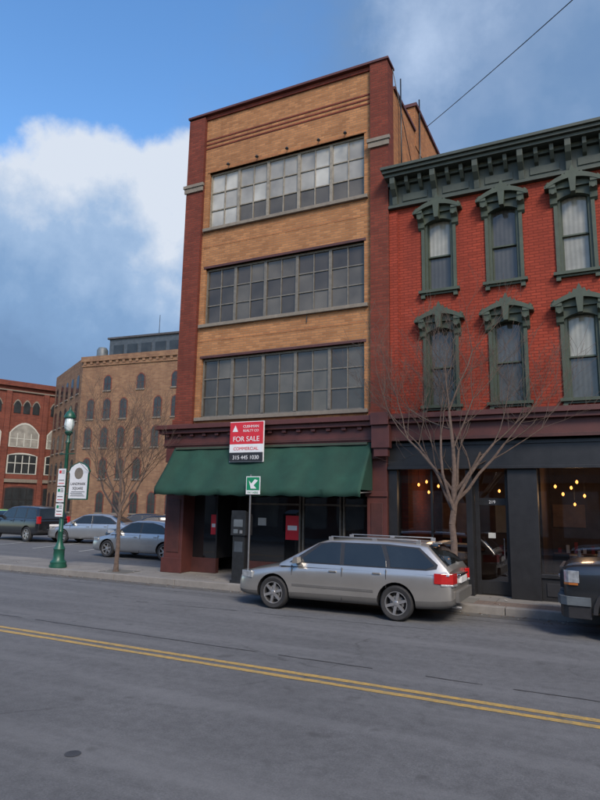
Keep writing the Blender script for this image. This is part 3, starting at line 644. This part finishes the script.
SEDAN=dict(W=.87,r=.32,wx=(.9,3.6),belt=.93,roof=1.40,
 low=[(0.0,.34,.56,.60,.72),(.05,.24,.64,.68,.85),(.30,.2,.72,.78,.96),(.85,.2,.82,.88,1),(1.2,.2,.88,.95,1),(2.0,.2,.92,.93,1),(3.0,.2,.93,.94,1),(3.8,.22,.95,.98,1),(4.3,.25,.94,1.0,.97),(4.47,.30,.88,.95,.92),(4.53,.38,.66,.70,.84)],
 green=[(1.0,.93),(1.12,.99),(1.85,1.35),(2.1,1.405),(2.6,1.43),(3.1,1.40),(3.35,1.34),(3.95,1.03),(4.05,.96)],ws=(1,),rw=(6,),
 trim=[(1.25,.945),(1.88,1.32),(2.15,1.35),(2.9,1.35),(3.35,1.26),(3.72,1.03),(3.7,.955)],
 win=[[(1.45,.965),(1.93,1.30),(2.15,1.325),(2.38,1.33),(2.42,.965)],[(2.50,.965),(2.46,1.33),(2.9,1.325),(3.3,1.24),(3.62,1.03),(3.58,.97)]],
 seams=[(1.3,.28,.9),(2.46,.26,.92),(3.3,.6,.92)],handles=[(2.18,.8),(3.1,.82)],mirror=(1.38,.93),extras=[ex_sedan])
def ex_suv(e,p,W):
    for s in (-1,1):
        e.prism([(.06,s*W*.5),(.02,s*W*.6),(.10,s*W*.88),(.38,s*W*.975),(.35,s*W*.8)],.80,.95,'head_lens','z')
        a,b_=sorted((s*W*.80,s*W*.97)); e.box(4.42,4.60,a,b_,.9,1.25,'tail_red')
    e.box(-.03,.08,-.5,.5,.6,.9,'plastic_black'); e.box(-.04,0,-.5,.5,.84,.88,'chrome'); e.box(-.03,.08,-.7,.7,.35,.5,'plastic_black'); e.box(4.55,4.62,-.28,.28,.75,.87,'sign_white')
SUV=dict(W=.92,r=.37,wx=(.9,3.65),belt=1.12,roof=1.72,clad='plastic_black',
 low=[(0.0,.42,.80,.84,.74),(.05,.32,.90,.96,.86),(.30,.28,.98,1.04,.97),(.85,.28,1.05,1.1,1),(1.15,.28,1.08,1.13,1),(2.0,.28,1.1,1.12,1),(3.0,.28,1.12,1.12,1),(4.0,.3,1.13,1.13,1),(4.4,.34,1.12,1.12,.98),(4.57,.4,1.08,1.1,.94),(4.62,.5,.9,.92,.88)],
 green=[(1.0,1.12),(1.1,1.18),(1.7,1.63),(1.95,1.70),(2.6,1.745),(3.4,1.73),(4.1,1.69),(4.28,1.64),(4.50,1.2),(4.55,1.13)],ws=(1,),rw=(7,),
 trim=[(1.25,1.135),(1.78,1.6),(2.0,1.65),(3.4,1.65),(4.1,1.6),(4.35,1.25),(4.3,1.135)],
 win=[[(1.4,1.155),(1.83,1.58),(2.0,1.62),(2.4,1.625),(2.42,1.155)],[(2.5,1.155),(2.48,1.625),(3.3,1.625),(3.4,1.155)],[(3.5,1.155),(3.42,1.62),(4.05,1.57),(4.3,1.25),(4.25,1.16)]],
 seams=[(1.25,.4,1.08),(2.46,.36,1.1),(3.42,.75,1.1)],handles=[(2.18,.98),(3.1,1.0)],mirror=(1.3,1.13),extras=[ex_suv])
def ex_truck(e,p,W):
    for s in (-1,1):
        e.prism([(.03,s*W*.55),(-.01,s*W*.6),(.03,s*W*.90),(.10,s*W*.965),(.26,s*W*.992),(.26,s*W*.9)],.90,1.09,'head_lens','z'); e.prism([(.03,s*W*.60),(-.015,s*W*.6),(.025,s*W*.905),(.10,s*W*.97),(.24,s*W*.996),(.24,s*W*.9)],.86,.897,'amber','z')
        e.prism([(-.07,s*.2),(-.09,s*W*.7),(-.04,s*W*.9),(.06,s*W*.985),(.42,s*W*1.01),(.42,s*W*.95),(.1,s*W*.85)],.54,.68,'zinc','z')
        e.prism([(-.04,s*.2),(-.05,s*W*.7),(.0,s*W*.88),(.08,s*W*.96),(.42,s*W*.985),(.42,s*W*.93),(.1,s*W*.85)],.34,.537,'plastic_black','z')
        pts=[(.98+.47*math.cos(t*math.pi/12),.42+.47*math.sin(t*math.pi/12)) for t in range(13)]; pts2=[(.98+.54*math.cos(t*math.pi/12),.42+.54*math.sin(t*math.pi/12)) for t in range(13)]
        a,b_=sorted((s*(W-.03),s*(W+.03))); e.prism(pts+pts2[::-1],a,b_,'plastic_black')
    e.box(-.09,0,-.2,.2,.54,.68,'zinc'); e.box(-.05,.06,-.6,.6,.78,1.12,'plastic_black'); e.box(-.07,-.03,-.58,.58,.94,.99,'chrome')
    e.box(3.75,5.6,-W*.8,W*.8,1.0,1.01,'plastic_black'); e.box(5.58,5.66,-.95,.95,.5,.68,'chrome')
TRUCK=dict(W=1.0,r=.41,wx=(.98,4.55),belt=1.28,roof=1.85,
 low=[(0.0,.5,1.08,1.12,.80),(.03,.42,1.12,1.18,.90),(.15,.4,1.16,1.22,.98),(.6,.4,1.18,1.26,1),(1.4,.4,1.22,1.3,1),(2.0,.4,1.25,1.28,1),(3.5,.42,1.25,1.25,1),(3.8,.42,1.24,1.24,1),(5.3,.45,1.24,1.24,1),(5.55,.5,1.22,1.22,.98),(5.6,.55,1.1,1.1,.94)],
 green=[(1.4,1.28),(1.5,1.33),(2.1,1.78),(2.3,1.85),(2.8,1.88),(3.3,1.87),(3.5,1.82),(3.72,1.34),(3.75,1.28)],ws=(1,),rw=(6,),
 trim=[(1.7,1.29),(2.15,1.74),(2.35,1.79),(3.4,1.79),(3.6,1.29)],
 win=[[(1.82,1.31),(2.2,1.71),(2.38,1.76),(2.75,1.76),(2.75,1.31)],[(2.84,1.31),(2.84,1.76),(3.38,1.76),(3.54,1.31)]],
 seams=[(1.75,.5,1.2),(2.8,.5,1.22),(3.66,.5,1.22)],handles=[(2.5,1.12),(3.3,1.12)],mirror=(1.7,1.3),extras=[ex_truck])
car('parked_station_wagon',(-7.0,12.13,0),0,'paint_silver',WAGON,(.965,1,.965))
car('parked_pickup_truck',(-.66,12.25,0),0,'paint_grey',TRUCK)
car('parked_sedan',(-17.65,18.75,0),0,'paint_silver2',SEDAN,(.99,1,.97))
car('parked_suv',(-29.2,23.2,0),math.radians(-8),'paint_black',SUV)
car('parked_sedan',(-24.9,22.9,0),math.radians(15),'paint_silver2',SEDAN)
car('parked_sedan',(-24.3,25.2,0),math.radians(30),'paint_dark',SEDAN)
car('parked_sedan',(-21.2,22.6,0),math.radians(35),'paint_dark',SEDAN)
car('parked_sedan',(-36.5,27.0,0),math.radians(-8),'paint_green',SEDAN)
# ---------------------------------------------------------------- trees
def tree(name,x,y,h,fork,spread,seed,trunk_r,lean=(0,0),nl=7,el0=.5):
    rr=random.Random(seed); b=MB()
    def limb(p,d,l,r,depth):
        segs=4 if depth<3 else 3
        for i in range(segs):
            q=p+d*(l/segs); r2=max(.0028,r*(.88 if depth<3 else .82))
            b.tube(p,q,r,r2,'bark',8 if depth==0 else (6 if depth<2 else 3))
            p=q; r=r2
            if depth>0:
                d=(d+Vector((rr.uniform(-.2,.2),rr.uniform(-.2,.2),rr.uniform(-.04,.17)))).normalized()
                if depth<5 and i>=1 and rr.random()<.72:
                    ax=Vector((rr.uniform(-1,1),rr.uniform(-1,1),rr.uniform(-.3,.8))).normalized(); nd=(d*.7+ax*spread).normalized()
                    limb(p,nd,l*rr.uniform(.45,.75),r*.6,depth+1)
        if depth<5:
            for k in range(2):
                ax=Vector((rr.uniform(-1,1),rr.uniform(-1,1),rr.uniform(-.1,.5))).normalized(); nd=(d+ax*spread*.8).normalized()
                limb(p,nd,l*rr.uniform(.6,.85),r*.72,depth+1)
    p=Vector((x,y,.14)); q=Vector((x+lean[0],y+lean[1],fork))
    b.lathe([(trunk_r*1.6,0),(trunk_r*1.15,.08),(trunk_r,.25)],(x,y,.14),'bark',9)
    N=6; prev=p
    for i in range(1,N+1):
        c=p.lerp(q,i/N)+Vector((rr.uniform(-.025,.025),rr.uniform(-.025,.025),0)); b.tube(prev,c,trunk_r*(1-.3*(i-1)/N),trunk_r*(1-.3*i/N),'bark',9); prev=c
    for k in range(nl):
        a=2*math.pi*k/nl+rr.uniform(-.4,.4); el=rr.uniform(el0,1.25)
        d=Vector((math.cos(a)*math.cos(el),math.sin(a)*math.cos(el)*.8,math.sin(el)))
        limb(prev-Vector((0,0,rr.uniform(0,.6))),d,(h-fork)*rr.uniform(.34,.44),trunk_r*.48,1)
    limb(prev,Vector((.05,0,1)).normalized(),(h-fork)*.4,trunk_r*.65,1)
    b.build(name,None,fix=False)
tree('bare_street_tree',-2.92,13.45,6.7,2.5,.8,5,.085,lean=(.05,0),el0=.6)
tree('bare_street_tree',-12.2,13.45,5.6,2.1,.8,11,.065)
g=MB()
for x in (-2.92,-12.2): g.box(x-.45,x+.45,13.24,13.95,.1,.158,'ground_dirt')
g.build('tree_pit')
# ---------------------------------------------------------------- street furniture
lx,ly=-14.3,13.35
LP=empty('street_lamp',(lx,ly,.146))
b=MB()
b.lathe([(.24,0),(.25,.05),(.22,.12),(.23,.16),(.16,.24),(.15,.5),(.17,.53),(.12,.62),(.075,.75),(.07,1.0),(.085,1.03),(.065,1.07),(.048,3.6),(.08,3.64),(.05,3.7),(.045,3.85),(.1,3.9),(.13,3.95),(.06,3.99)],(0,0,0),'iron_green',16)
b.lathe([(.09,4.40),(.17,4.38),(.18,4.42),(.11,4.56),(.05,4.61),(.03,4.66),(.001,4.76)],(0,0,0),'iron_green',14)
for a in range(4): b.tube((.13*math.cos(a*1.57),.13*math.sin(a*1.57),3.95),(.15*math.cos(a*1.57),.15*math.sin(a*1.57),4.39),.008,.008,'iron_green',4)
b.tube((-.3,0,3.3),(.3,0,3.3),.015,.015,'iron_green')
b.build('post',LP)
b=MB(); b.lathe([(.08,3.99),(.13,4.06),(.145,4.2),(.125,4.36),(.09,4.40)],(0,0,0),'lamp_globe',14); b.build('globe',LP)
PS=empty('parking_regulation_sign',(lx-.02,ly-.10,0)); b=MB()
for z0,z1,mt in ((2.5,3.0,'sign_white'),(2.02,2.46,'sign_white'),(1.6,1.98,'sign_white')):
    b.box(-.15,.15,-.012,0,z0,z1,mt); b.box(-.11,-.02,-.015,-.0125,z1-.14,z1-.05,'sign_red' if z0>2.1 else 'sign_green')
    for q in range(3): b.box(.0,.11,-.015,-.0125,z1-.06-q*.04,z1-.045-q*.04,'plastic_black')
    b.box(-.11,.11,-.015,-.0125,z0+.06,z0+.08,'sign_red'); b.box(-.11,.11,-.015,-.0125,z0+.15,z0+.17,'plastic_black')
b.box(-.06,.06,.001,.06,1.7,2.9,'galv'); b.build('plates',PS)
HS=empty('district_sign',(lx+.62,ly-.05,0)); b=MB()
hp=[(-.38,2.1),(.38,2.1),(.38,2.85),(.42,2.92),(.34,3.05),(.20,3.14),(0,3.2),(-.20,3.14),(-.34,3.05),(-.42,2.92),(-.38,2.85)]
b.prism(hp,-.02,.02,'iron_green'); b.prism([(x*.92,2.65+(z-2.65)*.94) for x,z in hp],-.026,-.0205,'sign_white'); b.prism([(.17*math.cos(t*.5236),2.86+.17*math.sin(t*.5236)) for t in range(12)],-.031,-.0265,'stone')
for q in range(4): b.box(-.28+.03*(q%2),.28-.05*(q%3),-.03,-.0265,2.2+q*.04,2.215+q*.04,'zinc')
b.box(-.62,-.38,-.01,.01,2.25,2.28,'iron_green'); b.box(-.62,-.38,-.01,.01,2.9,2.93,'iron_green')
b.build('board',HS)
text('LANDMARK',(0,-.028,2.52),.11,'plastic_black',HS,'letters_1'); text('SQUARE',(0,-.028,2.39),.11,'plastic_black',HS,'letters_2')
PK=empty('parking_pay_station',(-8.12,13.35,.146)); b=MB()
b.box(-.20,.20,-.16,.16,0,.08,'black_metal'); b.box(-.17,.17,-.13,.13,.08,1.15,'black_metal'); b.box(-.21,.21,-.17,.17,1.153,1.62,'black_metal')
b.prism([(-.17,1.62),(.17,1.62),(.17,1.66),(-.17,1.76)],-.2,.2,'black_metal','x')
b.box(-.13,.13,-.176,-.17,1.36,1.54,'zinc'); b.box(-.13,0,-.176,-.17,1.2,1.3,'zinc'); b.box(.05,.13,-.18,-.17,1.2,1.28,'galv'); b.box(-.12,.12,-.136,-.13,.75,1.0,'dark_metal_panel')
b.build('cabinet',PK,.012)
PP=empty('parking_sign',(-7.72,13.2,.146)); b=MB()
b.box(-.10,-.07,-.015,.015,0,2.65,'galv')
b.box(-.20,.20,-.035,-.022,2.16,2.60,'sign_white'); b.box(-.18,.18,-.038,-.0355,2.26,2.58,'sign_green')
b.prism([(-.06,2.3),(.1,2.3),(.02,2.38),(.14,2.5),(.05,2.53),(-.05,2.42),(-.12,2.5)],-.043,-.0385,'sign_white')
b.build('panel',PP); text('PAY HERE',(0,-.037,2.18),.07,'sign_green',PP,'letter')
b=MB(); p=Vector((-4.5,18.2,14.4)); q=Vector((8.0,1.2,9.0)); pts=[p.lerp(q,i/24)-Vector((0,0,.25*4*(i/24)*(1-i/24))) for i in range(25)]
for a,c in zip(pts,pts[1:]): b.tube(a,c,.011,.011,'black_metal',5)
b.build('overhead_cable')
# ---------------------------------------------------------------- sky
W_=bpy.data.worlds.new('World'); bpy.context.scene.world=W_; W_.use_nodes=True; nt=W_.node_tree; nt.nodes.clear()
SE,SA=math.radians(40),math.radians(138)
out=nt.nodes.new('ShaderNodeOutputWorld'); sky=nt.nodes.new('ShaderNodeTexSky'); sky.sky_type='NISHITA'; sky.sun_disc=False; sky.sun_elevation=SE; sky.sun_rotation=SA; sky.ozone_density=1.7
bg=nt.nodes.new('ShaderNodeBackground'); bg.inputs[1].default_value=.15
gm=nt.nodes.new('ShaderNodeHueSaturation'); gm.inputs['Saturation'].default_value=1.22; gm.inputs['Value'].default_value=1.85; L(nt,sky.outputs[0],gm.inputs['Color']); L(nt,gm.outputs[0],bg.inputs[0])
tc=nt.nodes.new('ShaderNodeTexCoord'); V=tc.outputs['Generated']; nrm=nt.nodes.new('ShaderNodeVectorMath'); nrm.operation='NORMALIZE'; L(nt,V,nrm.inputs[0]); V=nrm.outputs[0]
def M(op,a,b=None,c=None,clamp=False):
    n=nt.nodes.new('ShaderNodeMath'); n.operation=op; n.use_clamp=clamp
    for i,v in enumerate((a,b,c)):
        if v is None: continue
        if isinstance(v,(int,float)): n.inputs[i].default_value=v
        else: L(nt,v,n.inputs[i])
    return n.outputs[0]
def blob(d,r):
    n=nt.nodes.new('ShaderNodeVectorMath'); n.operation='DISTANCE'; L(nt,V,n.inputs[0]); n.inputs[1].default_value=d
    return M('SUBTRACT',1,M('DIVIDE',n.outputs['Value'],r))
bls=[((-.64,.67,.34),.22),((-.55,.72,.40),.17),((-.72,.58,.30),.20),((-.80,.55,.20),.26),((-.55,.75,.26),.28),((-.68,.70,.13),.36),((-.9,.4,.1),.36)]
mx=None
for d,r in bls:
    v=blob(d,r); mx=v if mx is None else M('MAXIMUM',mx,v)
nA=noise(nt,4.5,8,.55,V); nB=noise(nt,13,6,.6,V); n2=noise(nt,2.2,6,.6,V)
cum=M('ADD',M('ADD',mx,M('MULTIPLY',M('SUBTRACT',nA,.5),.6)),M('MULTIPLY',M('SUBTRACT',nB,.5),.35))
cm=nt.nodes.new('ShaderNodeMapRange'); cm.interpolation_type='SMOOTHSTEP'; L(nt,cum,cm.inputs[0]); cm.inputs[1].default_value=.02; cm.inputs[2].default_value=.18
cum_mask=cm.outputs[0]
sep=nt.nodes.new('ShaderNodeSeparateXYZ'); L(nt,V,sep.inputs[0])
hz=M('ADD',M('ADD',M('ADD',sep.outputs[2],M('MULTIPLY',M('ADD',sep.outputs[0],.62),.35)),M('MULTIPLY',M('SUBTRACT',nA,.5),.50)),M('MULTIPLY',M('SUBTRACT',nB,.5),.22))
ccol=ramp(nt,hz,[(.10,(.17,.29,.50)),(.24,(.23,.38,.62)),(.35,(.36,.51,.74)),(.45,(.70,.77,.88))])
rt=M('ADD',M('ADD',sep.outputs[0],M('MULTIPLY',sep.outputs[1],.9)),M('MULTIPLY',M('SUBTRACT',n2,.5),1.1))
rm=nt.nodes.new('ShaderNodeMapRange'); rm.interpolation_type='SMOOTHSTEP'; L(nt,rt,rm.inputs[0]); rm.inputs[1].default_value=.08; rm.inputs[2].default_value=.55; rm.inputs[4].default_value=.88
hcol=ramp(nt,M('ADD',M('MULTIPLY',n2,.6),M('MULTIPLY',nA,.4)),[(.38,(.14,.25,.46)),(.52,(.18,.295,.49)),(.64,(.29,.40,.59))])
br=M('ADD',blob((-.19,.74,.64),.11),M('MULTIPLY',M('SUBTRACT',nB,.5),1.8)); hcol=mixc(nt,M('MULTIPLY',br,.8,clamp=True),hcol,(.52,.64,.84))
b1=nt.nodes.new('ShaderNodeBackground'); L(nt,hcol,b1.inputs[0]); b2=nt.nodes.new('ShaderNodeBackground'); L(nt,ccol,b2.inputs[0])
m1=nt.nodes.new('ShaderNodeMixShader'); L(nt,rm.outputs[0],m1.inputs[0]); L(nt,bg.outputs[0],m1.inputs[1]); L(nt,b1.outputs[0],m1.inputs[2])
m2=nt.nodes.new('ShaderNodeMixShader'); L(nt,cum_mask,m2.inputs[0]); L(nt,m1.outputs[0],m2.inputs[1]); L(nt,b2.outputs[0],m2.inputs[2]); L(nt,m2.outputs[0],out.inputs[0])
sd=bpy.data.lights.new('sun','SUN'); sd.energy=3.4; sd.angle=math.radians(18); sd.color=(1,.88,.74); so=bpy.data.objects.new('sun',sd); C.objects.link(so)
sv=Vector((math.sin(SA)*math.cos(SE),math.cos(SA)*math.cos(SE),math.sin(SE))); so.rotation_euler=sv.to_track_quat('Z','Y').to_euler()
# ---------------------------------------------------------------- camera
p,r,y=[math.radians(v) for v in (9.65,1.012,26.161)]
F=Vector((-math.sin(y)*math.cos(p),math.cos(y)*math.cos(p),math.sin(p))); R=Vector((math.cos(y),math.sin(y),0)); U=R.cross(F)
R2=R*math.cos(r)+U*math.sin(r); U2=-R*math.sin(r)+U*math.cos(r)
cd=bpy.data.cameras.new('camera'); co=bpy.data.objects.new('camera',cd); C.objects.link(co)
mt=Matrix((R2,U2,-F)).transposed().to_4x4(); mt.translation=(0,0,2.1); co.matrix_world=mt
cd.sensor_fit='HORIZONTAL'; cd.sensor_width=36; cd.lens=36*609.3/600; cd.clip_end=3000; cd.clip_start=.05
sc=bpy.context.scene; sc.camera=co; sc.view_settings.view_transform='Standard'; sc.view_settings.look='None'; sc.view_settings.exposure=0
